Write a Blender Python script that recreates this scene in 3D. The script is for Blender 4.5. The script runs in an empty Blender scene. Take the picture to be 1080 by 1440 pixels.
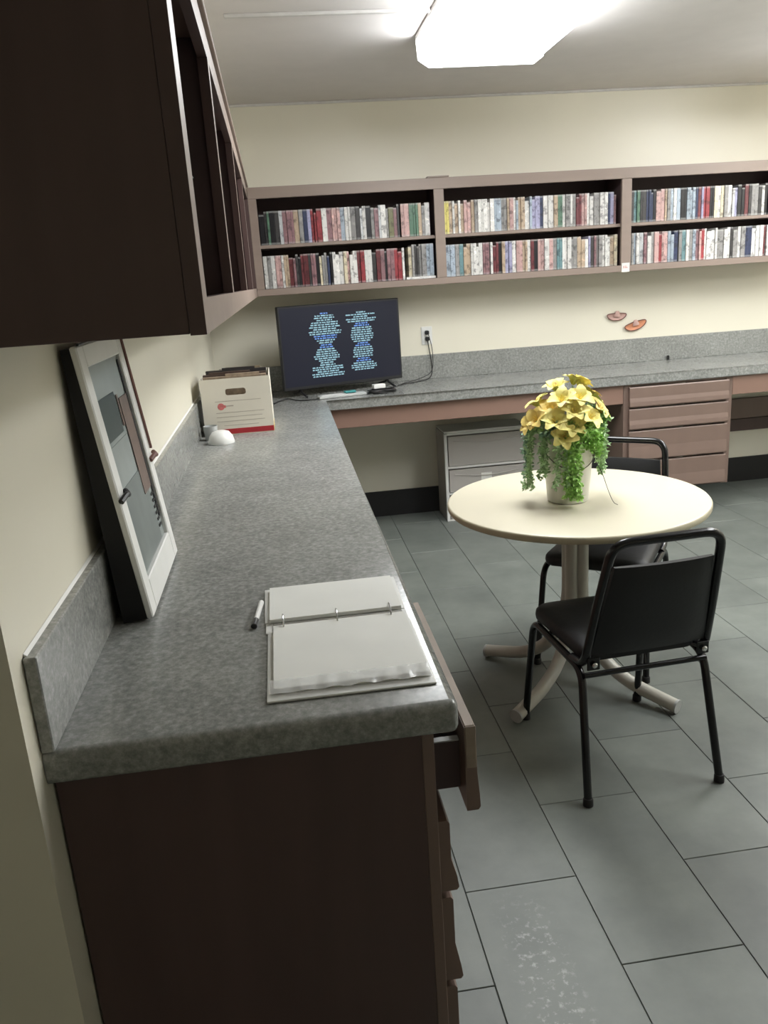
import bpy, bmesh, math, random
from mathutils import Vector, Matrix
random.seed(7)
PI = math.pi
S = bpy.context.scene
COL = S.collection

# ------------------------------------------------------------------ camera
cy_, pi_, ro_ = math.radians(6.518), math.radians(-16.0145), math.radians(-3.8346)
fw = Vector((math.sin(cy_)*math.cos(pi_), math.cos(cy_)*math.cos(pi_), math.sin(pi_)))
rt = Vector((math.cos(cy_), -math.sin(cy_), 0)); up = rt.cross(fw)
rt2 = math.cos(ro_)*rt + math.sin(ro_)*up
up2 = -math.sin(ro_)*rt + math.cos(ro_)*up
cd = bpy.data.cameras.new('camera'); cam = bpy.data.objects.new('camera', cd); COL.objects.link(cam)
cam.matrix_world = Matrix(((rt2.x, up2.x, -fw.x, .4148), (rt2.y, up2.y, -fw.y, -1.1106), (rt2.z, up2.z, -fw.z, 1.566), (0, 0, 0, 1)))
cd.sensor_fit = 'HORIZONTAL'; cd.sensor_width = 36; cd.lens = 1142.3/1080*36
cd.clip_start = .02
S.camera = cam

# ------------------------------------------------------------------ world and exposure
w = bpy.data.worlds.new('world'); S.world = w; w.use_nodes = True
w.node_tree.nodes['Background'].inputs[0].default_value = (.6, .65, .7, 1)
w.node_tree.nodes['Background'].inputs[1].default_value = .05
S.view_settings.view_transform = 'Standard'; S.view_settings.look = 'None'
S.view_settings.gamma = 1; S.view_settings.use_curve_mapping = False
S.view_settings.exposure = 0.0
LAMP = 22.5          # emission of the lit diffusers
# x, y centre of the three ceiling fixtures (the first is in view)
FIX = [(1.46, 2.32), (3.78, 2.75), (3.2, .95)]

# room constants
YB = 4.221; YD = 3.591; YS = 3.921; ZC = .91; SPL = 1.0676
ZU = 1.512; ZT = 2.111; CEIL = 2.604; XR = 4.3; DU = .324; CW = .645; Y0 = .031

# ------------------------------------------------------------------ materials
def srgb(*c):
    return tuple((x/255/12.92 if x/255 <= .04045 else ((x/255+.055)/1.055)**2.4) for x in c)
class NT:
    def __init__(s, name):
        s.m = bpy.data.materials.new(name); s.m.use_nodes = True; s.t = s.m.node_tree
        s.b = s.t.nodes['Principled BSDF']
    def n(s, typ, **kw):
        nd = s.t.nodes.new(typ)
        for k, v in kw.items():
            if k.startswith('_'): setattr(nd, k[1:], v)
            else: nd.inputs[k.replace('_', ' ')].default_value = v
        return nd
    def l(s, a, b): s.t.links.new(a, b)
    def ramp(s, fac, stops, interp='LINEAR'):
        r = s.t.nodes.new('ShaderNodeValToRGB'); s.l(fac, r.inputs[0]); e = r.color_ramp.elements
        r.color_ramp.interpolation = interp
        while len(e) < len(stops): e.new(.5)
        for q, (p, c) in zip(e, stops): q.position = p; q.color = (*c, 1) if len(c) == 3 else c
        return r.outputs[0]
    def mix(s, f, a, b, mode='MIX'):
        m = s.t.nodes.new('ShaderNodeMix'); m.data_type = 'RGBA'; m.blend_type = mode
        for sock, v in ((m.inputs[0], f), (m.inputs[6], a), (m.inputs[7], b)):
            if hasattr(v, 'links'): s.l(v, sock)
            elif isinstance(v, (int, float)): sock.default_value = v
            else: sock.default_value = (*v, 1)
        return m.outputs[2]
    def bump(s, h, st=.2, d=.002):
        b = s.n('ShaderNodeBump', Strength=st, Distance=d); s.l(h, b.inputs['Height']); s.l(b.outputs[0], s.b.inputs['Normal'])
def mat(name, c, rough=.5, metal=0., var=.06, scale=20., bump=0., spec=.5, coords='Object', stretch=None):
    t = NT(name); tc = t.n('ShaderNodeTexCoord')
    src = tc.outputs[coords]
    if stretch:
        mp = t.n('ShaderNodeMapping', Scale=stretch); t.l(src, mp.inputs[0]); src = mp.outputs[0]
    no = t.n('ShaderNodeTexNoise', Scale=scale, Detail=4.); t.l(src, no.inputs['Vector'])
    a = tuple(x*(1-var) for x in c); b = tuple(min(1, x*(1+var)) for x in c)
    t.l(t.ramp(no.outputs[0], [(.3, a), (.7, b)]), t.b.inputs['Base Color'])
    t.b.inputs['Roughness'].default_value = rough; t.b.inputs['Metallic'].default_value = metal
    t.b.inputs['Specular IOR Level'].default_value = spec
    if bump: t.bump(no.outputs[0], bump)
    return t.m
def emit(name, c, s):
    t = NT(name); t.b.inputs['Base Color'].default_value = (.01, .01, .012, 1)
    t.b.inputs['Emission Color'].default_value = (*c, 1); t.b.inputs['Emission Strength'].default_value = s
    return t.m

M = {}
M['wall'] = mat('wall_paint', srgb(224, 219, 202), .36, var=.015, scale=3, bump=.04)
M['ceil'] = mat('ceiling_paint', srgb(222, 218, 216), .8, var=.02, scale=8, bump=.1)
M['wood'] = mat('brown_laminate', srgb(122, 102, 92), .42, var=.035, scale=14, stretch=(1, 1, .12))
M['wood_h'] = mat('brown_laminate_horizontal', srgb(138, 110, 97), .42, var=.035, scale=14, stretch=(.12, 1, 1))
M['wood_dark'] = mat('shaded_brown_laminate', srgb(84, 65, 62), .45, var=.1, scale=14, stretch=(1, 1, .12))  # the brown laminate again, shade of the unlit cabinet ends put into its colour
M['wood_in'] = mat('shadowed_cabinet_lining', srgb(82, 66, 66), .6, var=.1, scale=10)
M['frame_wood'] = mat('bookcase_face_wood', srgb(142, 126, 116), .4, var=.06, scale=14, stretch=(.15, 1, 1))
M['edge_wood'] = mat('raw_edge_wood', srgb(142, 128, 115), .6, var=.15, scale=30, stretch=(.3, .3, 1))
M['black_rubber'] = mat('black_rubber', srgb(24, 23, 24), .55, var=.1)
M['black_metal'] = mat('black_enamel', srgb(16, 16, 18), .2, var=.05)
M['vinyl'] = mat('black_vinyl', srgb(13, 13, 16), .5, var=.1, scale=60, bump=.3)
M['black_plastic'] = mat('black_plastic', srgb(26, 26, 28), .4, var=.05)
M['cord'] = mat('cord_black', srgb(30, 29, 29), .5, var=.05)
M['chrome'] = mat('chrome', (.7, .7, .7), .2, 1., var=.02)
M['table'] = mat('cream_table_laminate', srgb(212, 205, 184), .3, var=.02, scale=5)
M['table_edge'] = mat('table_edge_band', srgb(186, 178, 152), .45, var=.03)
M['pedestal'] = mat('cream_enamel', srgb(186, 183, 172), .35, var=.04)
M['white'] = mat('white_plastic', srgb(224, 224, 220), .4, var=.02)
M['paper'] = mat('white_paper', srgb(222, 222, 216), .7, var=.03, scale=9)
M['card'] = mat('white_cardboard', srgb(214, 208, 194), .8, var=.04, scale=6)
M['red'] = mat('red_print', srgb(168, 40, 48), .7, var=.06)
M['redfaint'] = mat('faded_red_print', srgb(196, 110, 108), .8, var=.2, scale=60)
M['faint'] = mat('faint_grey_print', srgb(168, 160, 148), .8, var=.1, scale=60)
M['yellowprint'] = mat('yellow_print', srgb(214, 186, 110), .8)
M['hole'] = mat('dark_cavity', srgb(30, 26, 22), .9)
M['grey'] = mat('grey_plastic', srgb(176, 178, 176), .45, var=.04)
M['teal'] = mat('teal_plastic', srgb(60, 140, 140), .45)
M['bucket'] = mat('white_enamelled_bucket', srgb(214, 212, 198), .35, var=.03)
M['wire'] = mat('dark_wire', srgb(70, 66, 60), .4, .6)
M['petal'] = mat('yellow_petal', srgb(252, 234, 140), .55, var=.12, scale=30)
M['petal2'] = mat('golden_petal', srgb(244, 216, 124), .55, var=.12, scale=30)
M['leaf'] = mat('bright_green_leaf', srgb(172, 216, 124), .5, var=.25, scale=25)
M['leaf2'] = mat('pale_green_leaf', srgb(176, 208, 156), .5, var=.25, scale=25)
M['leaf3'] = mat('blue_green_leaf', srgb(140, 176, 146), .5, var=.25, scale=25)
M['pink_clay'] = mat('pinkish_clay', srgb(190, 156, 146), .6, var=.1)
M['orange_clay'] = mat('orange_clay', srgb(206, 140, 104), .6, var=.1)
M['brown_clay'] = mat('brown_clay', srgb(110, 74, 66), .6, var=.1)
M['teal_dark'] = mat('dark_teal_print', srgb(52, 66, 68), .35)
M['picgrey'] = mat('pale_grey_print', srgb(150, 158, 156), .3, var=.12, scale=7)
M['picgrey2'] = mat('mid_grey_print', srgb(112, 120, 118), .3, var=.18, scale=9)
M['picbrown'] = mat('brown_print', srgb(112, 94, 86), .35, var=.2, scale=20)
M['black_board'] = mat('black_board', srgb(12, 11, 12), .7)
M['tv_screen'] = emit('tv_screen_dark', srgb(8, 13, 34), .9)
M['tv_screen'].node_tree.nodes['Principled BSDF'].inputs['Specular IOR Level'].default_value = .25
M['txt'] = emit('tv_text_pale_blue', srgb(150, 192, 206), 1.1)
M['txt2'] = emit('tv_text_blue', srgb(104, 150, 222), 1.1)
M['lamp'] = emit('lit_diffuser', (.97, .99, 1.), LAMP)
M['metal_white'] = mat('white_enamelled_metal', srgb(205, 203, 200), .45)

def m_laminate():
    t = NT('grey_granite_laminate'); tc = t.n('ShaderNodeTexCoord')
    n1 = t.n('ShaderNodeTexNoise', Scale=75., Detail=6., Roughness=.75); t.l(tc.outputs['Object'], n1.inputs['Vector'])
    n2 = t.n('ShaderNodeTexNoise', Scale=7., Detail=3.); t.l(tc.outputs['Object'], n2.inputs['Vector'])
    v = t.n('ShaderNodeTexVoronoi', Scale=160.); t.l(tc.outputs['Object'], v.inputs['Vector'])
    a = t.ramp(n1.outputs[0], [(.34, srgb(118, 120, 117)), (.5, srgb(140, 141, 137)), (.66, srgb(164, 165, 161))])
    b = t.ramp(v.outputs['Color'], [(.25, (.8, .8, .8)), (.8, (1.1, 1.1, 1.1))])
    c = t.mix(.45, a, b, 'MULTIPLY')
    d = t.ramp(n2.outputs[0], [(.3, (.9, .9, .9)), (.7, (1.08, 1.08, 1.08))])
    t.l(t.mix(1., c, d, 'MULTIPLY'), t.b.inputs['Base Color'])
    t.b.inputs['Roughness'].default_value = .2
    t.bump(n1.outputs[0], .06, .001)
    return t.m
M['lam'] = m_laminate()

def m_tile():
    t = NT('slate_grey_tile'); g = t.n('ShaderNodeNewGeometry'); oi = t.n('ShaderNodeObjectInfo')
    n1 = t.n('ShaderNodeTexNoise', Scale=3.2, Detail=6., Roughness=.62); t.l(g.outputs['Position'], n1.inputs['Vector'])
    n3 = t.n('ShaderNodeTexNoise', Scale=220., Detail=2.); t.l(g.outputs['Position'], n3.inputs['Vector'])
    base = t.ramp(n1.outputs[0], [(.3, srgb(94, 99, 95)), (.7, srgb(118, 123, 117))])
    rr = t.ramp(oi.outputs['Random'], [(0., (.93, .93, .93)), (1., (1.06, 1.06, 1.05))])
    base = t.mix(1., base, rr, 'MULTIPLY')
    # worn white scuffs on the tile by the drawers
    sx = t.n('ShaderNodeSeparateXYZ'); t.l(g.outputs['Position'], sx.inputs[0])
    def band(sock, c, h):
        s = t.n('ShaderNodeMath', _operation='SUBTRACT'); t.l(sock, s.inputs[0]); s.inputs[1].default_value = c
        a = t.n('ShaderNodeMath', _operation='ABSOLUTE'); t.l(s.outputs[0], a.inputs[0])
        d = t.n('ShaderNodeMapRange'); t.l(a.outputs[0], d.inputs[0])
        d.inputs[1].default_value = h; d.inputs[2].default_value = h*.4; d.inputs[3].default_value = 0; d.inputs[4].default_value = 1
        return d.outputs[0]
    bx_, by_ = band(sx.outputs[0], .885, .085), band(sx.outputs[1], .33, .30)
    mm = t.n('ShaderNodeMath', _operation='MULTIPLY'); t.l(bx_, mm.inputs[0]); t.l(by_, mm.inputs[1])
    n4 = t.n('ShaderNodeTexNoise', Scale=48., Detail=5., Roughness=.7); t.l(g.outputs['Position'], n4.inputs['Vector'])
    k = t.ramp(n4.outputs[0], [(.54, (0, 0, 0)), (.64, (1, 1, 1))])
    m2 = t.n('ShaderNodeMath', _operation='MULTIPLY'); t.l(mm.outputs[0], m2.inputs[0]); t.l(k, m2.inputs[1])
    m3 = t.n('ShaderNodeMath', _operation='MULTIPLY'); t.l(m2.outputs[0], m3.inputs[0]); m3.inputs[1].default_value = .55
    t.l(t.mix(m3.outputs[0], base, srgb(186, 190, 184)), t.b.inputs['Base Color'])
    t.b.inputs['Roughness'].default_value = .46
    t.bump(n3.outputs[0], .12, .001)
    return t.m
M['tile'] = m_tile()
M['grout'] = mat('dark_grout', srgb(66, 70, 67), .9, var=.1)

def m_case():
    t = NT('printed_case_spine'); tc = t.n('ShaderNodeTexCoord'); oi = t.n('ShaderNodeObjectInfo')
    sx = t.n('ShaderNodeSeparateXYZ'); t.l(tc.outputs['Object'], sx.inputs[0])
    ad = t.n('ShaderNodeMath', _operation='MULTIPLY'); t.l(oi.outputs['Random'], ad.inputs[0]); ad.inputs[1].default_value = 57.
    cb = t.n('ShaderNodeCombineXYZ'); t.l(ad.outputs[0], cb.inputs[0]); t.l(sx.outputs[2], cb.inputs[2]); t.l(sx.outputs[0], cb.inputs[1])
    no = t.n('ShaderNodeTexNoise', Scale=26., Detail=3., Roughness=.7); t.l(cb.outputs[0], no.inputs['Vector'])
    art = t.ramp(no.outputs[0], [(.36, (.18, .17, .18)), (.48, (1, 1, 1)), (.6, (1, 1, 1)), (.72, (1.9, 1.85, 1.8))])
    c = t.mix(.7, oi.outputs['Color'], art, 'MULTIPLY')
    z = t.ramp(sx.outputs[2], [(0., (.25, .25, .25)), (.009, (.25, .25, .25)), (.010, (0, 0, 0)), (.172, (0, 0, 0)), (.176, (.3, .3, .3)), (.186, (.3, .3, .3))], 'CONSTANT')
    c = t.mix(z, c, (.62, .62, .6))
    t.l(c, t.b.inputs['Base Color']); t.b.inputs['Roughness'].default_value = .35
    return t.m
M['case'] = m_case()

def m_binplastic():
    t = NT('frosted_clear_plastic')
    t.b.inputs['Base Color'].default_value = (*srgb(208, 203, 197), 1)
    t.b.inputs['Roughness'].default_value = .3
    t.b.inputs['Alpha'].default_value = .62
    no = t.n('ShaderNodeTexNoise', Scale=9.); t.bump(no.outputs[0], .2, .004)
    return t.m
M['frost'] = m_binplastic()
def m_sleeve():
    t = NT('clear_sleeve_plastic'); t.b.inputs['Base Color'].default_value = (.85, .86, .86, 1)
    t.b.inputs['Roughness'].default_value = .15; t.b.inputs['Alpha'].default_value = .35
    tc = t.n('ShaderNodeTexCoord'); wv = t.n('ShaderNodeTexWave', Scale=9., Distortion=4.); t.l(tc.outputs['Object'], wv.inputs['Vector'])
    t.bump(wv.outputs['Color'], .5, .004)
    return t.m
M['sleeve'] = m_sleeve()

# ------------------------------------------------------------------ builders
def box(bm, x0, x1, y0, y1, z0, z1, bev=0., mi=0, seg=1):
    vs = [bm.verts.new((x, y, z)) for x in (x0, x1) for y in (y0, y1) for z in (z0, z1)]
    F = [(0, 1, 3, 2), (4, 6, 7, 5), (0, 4, 5, 1), (2, 3, 7, 6), (0, 2, 6, 4), (1, 5, 7, 3)]
    fs = [bm.faces.new([vs[i] for i in f]) for f in F]
    for f in fs: f.material_index = mi
    if bev:
        r = bmesh.ops.bevel(bm, geom=list({e for f in fs for e in f.edges}), offset=bev, segments=seg, affect='EDGES', profile=.5)
        for f in r['faces']: f.material_index = mi
    return vs
def poly(bm, pts, mi=0):
    f = bm.faces.new([bm.verts.new(p) for p in pts]); f.material_index = mi; return f
def prism(bm, prof, a0, a1, axis='y', mi=0):
    """profile in the plane across axis, extruded from a0 to a1"""
    def P(p, a):
        return {'x': (a, p[0], p[1]), 'y': (p[0], a, p[1]), 'z': (p[0], p[1], a)}[axis]
    A = [bm.verts.new(P(p, a0)) for p in prof]; B = [bm.verts.new(P(p, a1)) for p in prof]
    n = len(prof); bm.faces.new(A[::-1]).material_index = mi; bm.faces.new(B).material_index = mi
    for i in range(n): bm.faces.new((A[i], A[(i+1) % n], B[(i+1) % n], B[i])).material_index = mi
def lathe(bm, prof, c=(0, 0), n=32, mi=0, cap0=True, cap1=True):
    rings = []
    for r, z in prof:
        rings.append([bm.verts.new((c[0]+r*math.cos(2*PI*i/n), c[1]+r*math.sin(2*PI*i/n), z)) for i in range(n)])
    for a, b in zip(rings, rings[1:]):
        for i in range(n): bm.faces.new((a[i], a[(i+1) % n], b[(i+1) % n], b[i])).material_index = mi
    if cap0: bm.faces.new(rings[0][::-1]).material_index = mi
    if cap1: bm.faces.new(rings[-1]).material_index = mi
def smooth_path(pts, it=2):
    pts = [Vector(p) for p in pts]
    for _ in range(it):
        q = [pts[0]]
        for a, b in zip(pts, pts[1:]): q += [a*.75+b*.25, a*.25+b*.75]
        q.append(pts[-1]); pts = q
    return pts
def tube(bm, pts, r, n=10, mi=0, closed=False):
    pts = [Vector(p) for p in pts]; N = len(pts); rings = []
    T0 = (pts[1]-pts[0]).normalized(); ref = Vector((0, 0, 1)) if abs(T0.z) < .9 else Vector((1, 0, 0))
    u = T0.cross(ref).normalized()
    for i, p in enumerate(pts):
        if closed: T = (pts[(i+1) % N]-pts[i-1]).normalized()
        else: T = (pts[min(i+1, N-1)]-pts[max(i-1, 0)]).normalized()
        u = (u-T*u.dot(T)).normalized(); v = T.cross(u)
        rr = r[i] if isinstance(r, (list, tuple)) else r
        rings.append([bm.verts.new(p+(u*math.cos(2*PI*k/n)+v*math.sin(2*PI*k/n))*rr) for k in range(n)])
    L = list(zip(rings, rings[1:]))+([(rings[-1], rings[0])] if closed else [])
    for a, b in L:
        for k in range(n): bm.faces.new((a[k], a[(k+1) % n], b[(k+1) % n], b[k])).material_index = mi
    if not closed: bm.faces.new(rings[0][::-1]); bm.faces.new(rings[-1])
def bezc(p, r, n=5):
    """round the inner corners of a polyline with radius r"""
    p = [Vector(q) for q in p]; out = [p[0]]
    for a, b, c in zip(p, p[1:], p[2:]):
        d1 = (a-b); d2 = (c-b); k = min(r, d1.length*.49, d2.length*.49)
        A = b+d1.normalized()*k; B = b+d2.normalized()*k
        for i in range(n+1):
            t = i/n; out.append(A*(1-t)**2+b*2*t*(1-t)+B*t*t)
    out.append(p[-1]); return out
def obj(name, bm, mats, parent=None, smooth=False, loc=None, rot=None):
    bmesh.ops.recalc_face_normals(bm, faces=bm.faces)
    me = bpy.data.meshes.new(name); bm.to_mesh(me); bm.free()
    for m in (mats if isinstance(mats, (list, tuple)) else [mats]): me.materials.append(M[m] if isinstance(m, str) else m)
    if smooth:
        me.polygons.foreach_set('use_smooth', [True]*len(me.polygons))
        try: me.set_sharp_from_angle(angle=math.radians(40))
        except Exception: pass
    o = bpy.data.objects.new(name, me); COL.objects.link(o)
    if parent: o.parent = parent
    if loc: o.location = loc
    if rot: o.rotation_euler = rot
    return o
def tag(o, label, cat, group=None, kind=None):
    o['label'] = label; o['category'] = cat
    if group: o['group'] = group
    if kind: o['kind'] = kind
    return o
def thing(name, label, cat, loc=(0, 0, 0), rz=0, group=None, rot=None):
    o = bpy.data.objects.new(name, None); COL.objects.link(o); o.location = loc
    o.rotation_euler = rot or (0, 0, rz); o.empty_display_size = .05
    return tag(o, label, cat, group)
def bxo(name, m, parent, *a, bev=0., **k):
    bm = bmesh.new(); box(bm, *a, bev=bev); return obj(name, bm, m, parent, **k)
def struct(name, bm, m, label=None, cat=None, **k):
    o = obj(name, bm, m, **k); o['kind'] = 'structure'
    if label: o['label'] = label
    if cat: o['category'] = cat
    return o
def sbox(name, m, label, cat, *a):
    bm = bmesh.new(); box(bm, *a); return struct(name, bm, m, label, cat)
def copy_tree(o, parent=None):
    c = o.copy(); COL.objects.link(c)
    if parent: c.parent = parent
    for ch in [q for q in bpy.data.objects if q.parent == o]: copy_tree(ch, c)
    return c

# ------------------------------------------------------------------ the setting
XL, YR = -1.6, -2.8
floor = sbox('floor', 'grout', 'slate grey tiled floor laid in a half-offset pattern', 'floor', XL, XR, YR, YB, -.05, -.0035)
tw, tl, g = .3024, .607, .0022
tm = bmesh.new(); box(tm, g/2, tw-g/2, g/2, tl-g/2, -.012, 0, bev=.0012)
tile0 = None
for i in range(-8, 12):
    x = .7625+i*tw; off = .639 if i % 2 == 0 else .341
    for j in range(-6, 7):
        y = off+j*tl
        if y+tl < YR+.02 or y > YB-.02 or x+tw < XL+.02 or x > XR-.02: continue
        if x+tw < 0 and y > 0: continue
        if x < .3 and y > .1: continue
        x0, x1 = max(x, XL), min(x+tw, XR); y0, y1 = max(y, YR), min(y+tl, YB)
        whole = (x1-x0 > tw-.001 and y1-y0 > tl-.001)
        if whole and tile0:
            o = tile0.copy(); COL.objects.link(o); o.parent = floor; o.location = (x, y, random.uniform(-.0006, 0))
        elif whole:
            tile0 = obj('tile', tm, 'tile', floor, loc=(x, y, 0))
        else:
            bm = bmesh.new(); box(bm, x0-x+g/2, x1-x-g/2, y0-y+g/2, y1-y-g/2, -.012, 0, bev=.0012)
            obj('tile', bm, 'tile', floor, loc=(x, y, 0))
sbox('ceiling', 'ceil', 'off white painted ceiling', 'ceiling', XL-.1, XR+.1, YR-.1, YB+.1, CEIL, CEIL+.1)
sbox('wall_back', 'wall', 'cream wall behind the bookcase and desk', 'wall', XL-.1, XR+.1, YB, YB+.1, -.05, CEIL)
sbox('wall_left', 'wall', 'cream wall behind the left counter, ending at an outer corner', 'wall', -.14, 0, -.0165, YB, -.05, CEIL)
sbox('wall_return', 'wall', 'dark cream wall turning left beside the counter end', 'wall', XL, -.14, -.0165, .12, -.05, CEIL)
sbox('wall_hall', 'wall', 'cream wall of the passage left of the camera', 'wall', XL-.1, XL, YR, .12, -.05, CEIL)
sbox('wall_right', 'wall', 'cream right-hand wall outside the frame', 'wall', XR, XR+.1, YR, YB, -.05, CEIL)
sbox('wall_rear', 'wall', 'cream wall behind the camera', 'wall', XL-.1, XR+.1, YR-.1, YR, -.05, CEIL)
sbox('baseboard_back', 'black_rubber', 'tall black rubber baseboard under the desk', 'baseboard', .6, XR, YB-.012, YB, -.002, .175)
bm = bmesh.new(); box(bm, 0, XR, YB-.012, YB, CEIL-.014, CEIL, bev=.003)
struct('trim_1', bm, 'metal_white', 'thin bead where the back wall meets the ceiling', 'trim')

# ------------------------------------------------------------------ lights: surface fixtures with lit wrap diffusers
def fixture(cx, cy, label):
    t = thing('ceiling_light', label, 'ceiling light', (cx, cy, CEIL), 0, None)
    hx, hy = .30, .61
    bm = bmesh.new(); box(bm, -hx, hx, -hy, hy, -.022, 0, bev=.004); obj('housing', bm, 'metal_white', t)
    bm = bmesh.new()
    prof = [(-hx+.012, -.022), (-hx+.014, -.10), (-hx+.06, -.13), (hx-.06, -.13), (hx-.014, -.10), (hx-.012, -.022)]
    prism(bm, prof, -hy+.012, hy-.012, 'y'); obj('diffuser', bm, 'lamp', t)
    for s in (-1, 1):
        bm = bmesh.new(); y = s*(hy-.006)
        prism(bm, [(-hx, -.0225), (-hx+.006, -.104), (-hx+.055, -.136), (hx-.055, -.136), (hx-.006, -.104), (hx, -.0225)], y-.006, y+.006, 'y')
        obj('end_cap', bm, 'metal_white', t)
    return t
fixture(*FIX[0], 'glaring white ceiling light above the round table')
fixture(*FIX[1], 'white ceiling light over the right end of the desk')
fixture(*FIX[2], 'white ceiling light to the right of the black chairs')
bm = bmesh.new(); box(bm, .33, 1.158, 2.54, 2.56, CEIL-.014, CEIL-.0002, bev=.002)
tag(obj('ceiling_raceway', bm, 'metal_white'), 'thin white wiring raceway on the ceiling running to the light', 'raceway')

# ------------------------------------------------------------------ worktop (one continuous L) and backsplash
top = thing('countertop', 'grey granite-pattern laminate worktop running along both walls in an L', 'countertop', (0, 0, 0))
th = .058
bm = bmesh.new()
L = [(0.001, Y0), (CW, Y0), (CW, YD), (XR-.001, YD), (XR-.001, YB-.001), (.001, YB-.001)]
b = [bm.verts.new((x, y, ZC-th)) for x, y in L]; u = [bm.verts.new((x, y, ZC)) for x, y in L]
bm.faces.new(b[::-1]); ft = bm.faces.new(u)
sides = [bm.faces.new((b[i], b[(i+1) % 6], u[(i+1) % 6], u[i])) for i in range(6)]
bm.edges.ensure_lookup_table()
ed = [e for e in bm.edges if (e.verts[0] in u and e.verts[1] in u or e.verts[0] in b and e.verts[1] in b) and
      all(v.co.y < YD+.001 and (v.co.y < Y0+.001 or v.co.x >= CW-.001) for v in e.verts)]
ed += [e for e in bm.edges if abs(e.verts[0].co.z-e.verts[1].co.z) > .01 and e.verts[0].co.xy == Vector((CW, Y0))]
bmesh.ops.bevel(bm, geom=ed, offset=.014, segments=4, profile=.5, affect='EDGES')
obj('worktop', bm, 'lam', top, smooth=True)
bm = bmesh.new(); box(bm, .001, .021, Y0, YB-.001, ZC, SPL, bev=.002); obj('backsplash', bm, 'lam', top)
bm = bmesh.new(); box(bm, .0215, XR-.001, YB-.021, YB-.001, ZC, SPL, bev=.002); obj('backsplash', bm, 'lam', top)
bm = bmesh.new()
prism(bm, [(.0008, SPL), (.006, SPL), (.0008, SPL+.004)], Y0+.01, YB-.03, 'y')
obj('caulk_line', bm, 'white', top)

# ------------------------------------------------------------------ drawers
def drawer_front(bm, w, h, t=.02, lip=.012):
    """front lies in local xz plane, thickness towards -y; slopes outward to a finger lip at the bottom"""
    prof = [(0, 0), (-t-lip+.004, 0), (-t-lip, .006), (-t-lip*.75, .03), (-t, h*.45), (-t, h-.006), (-t+.004, h), (0, h)]
    prism(bm, prof, 0, w, 'x')

# left base cabinet with the open top drawer
bc = thing('drawer_cabinet', 'brown base cabinet at the counter end with its top drawer ajar', 'cabinet', (0, 0, 0))
x1, ya, yb = .605, .055, .62
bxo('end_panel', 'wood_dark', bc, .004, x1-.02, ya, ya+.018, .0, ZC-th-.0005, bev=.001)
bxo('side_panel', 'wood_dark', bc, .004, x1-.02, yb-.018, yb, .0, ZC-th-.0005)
bxo('bottom_panel', 'wood_in', bc, .004, x1-.02, ya+.018, yb-.018, .09, .108)
bxo('toe_kick', 'black_rubber', bc, x1-.09, x1-.075, ya+.018, yb-.018, 0, .09)
bm = bmesh.new()
box(bm, x1-.02, x1, ya, ya+.04, .0, ZC-th-.0005, bev=.001)
box(bm, x1-.02, x1, yb-.04, yb, .09, ZC-th-.0005)
for z in (.845, .672, .512, .317, .1): box(bm, x1-.0195, x1-.0005, ya+.04, yb-.04, z-.012 if z < .84 else .838, z+.006 if z < .84 else .8515)
obj('face_frame', bm, 'wood', bc)
def left_drawer(z0, z1, out, parent, mt, top=False, lip=.012):
    d0, d1 = ya+.008, yb-.008
    bm = bmesh.new(); drawer_front(bm, d1-d0, z1-z0, lip=lip)
    o = obj('drawer', bm, mt, parent, loc=(x1+.0008+out, d1 if False else d0, z0), rot=(0, 0, PI/2))
    # local x -> world y ; local -y -> world +x
    if top:
        bb = bmesh.new()
        # drawer box: two sides, floor and back, in local axes (y positive goes into the cabinet)
        zz = z1-z0
        box(bb, .045, .057, .0005, .47, .018, zz-.05); box(bb, d1-d0-.057, d1-d0-.045, .0005, .47, .018, zz-.05)
        box(bb, .0575, d1-d0-.0575, .0005, .47, .02, .028); box(bb, .0575, d1-d0-.0575, .458, .47, .028, zz-.05)
        obj('drawer_box', bb, 'wood_in', o)
        bb = bmesh.new(); box(bb, .044, .058, .0006, .469, zz-.0495, zz-.047); obj('lit_side_edge', bb, 'grey', o)  # lit top edge of the drawer side, its light painted as a grey strip
        bb = bmesh.new(); box(bb, .001, d1-d0-.001, -.0185, -.0015, zz+.0003, zz+.0035, bev=.001); obj('top_edge', bb, 'edge_wood', o)
        bb = bmesh.new(); box(bb, -.0035, -.0003, -.019, -.001, zz-.075, zz+.0035, bev=.001); obj('chipped_edge', bb, 'edge_wood', o)
    return o
left_drawer(.682, .842, .052, bc, 'wood', True, .004)
left_drawer(.524, .668, 0, bc, 'wood')
left_drawer(.329, .510, 0, bc, 'wood')
left_drawer(.115, .315, 0, bc, 'wood')

# further base cabinets under the left counter (doors face the room)
labs = ['brown base cabinet with two doors, second along under the left counter',
        'brown base cabinet with two doors, third along under the left counter',
        'brown base cabinet with two doors, in the corner under the left counter']
ys = [.622, 1.61, 2.60, 3.585]
for k in range(3):
    a, b_ = ys[k], ys[k+1]-.002
    t = thing('base_cabinet', labs[k], 'cabinet', (0, 0, 0), 0, 'base cabinets under the left counter')
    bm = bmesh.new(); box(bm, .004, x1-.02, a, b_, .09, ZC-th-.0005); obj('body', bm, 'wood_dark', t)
    bxo('toe_kick', 'black_rubber', t, .004, x1-.08, a+.002, b_-.002, 0, .0895)
    bm = bmesh.new(); box(bm, x1-.0198, x1, a, b_, .09, ZC-th-.0005, bev=.001); obj('face_frame', bm, 'wood', t)
    h = (b_-a)/2
    for q in range(2):
        bm = bmesh.new(); drawer_front(bm, h-.02, .70, lip=.008)
        obj('door', bm, 'wood', t, loc=(x1+.0008, a+.01+q*h, .13), rot=(0, 0, PI/2))

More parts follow.
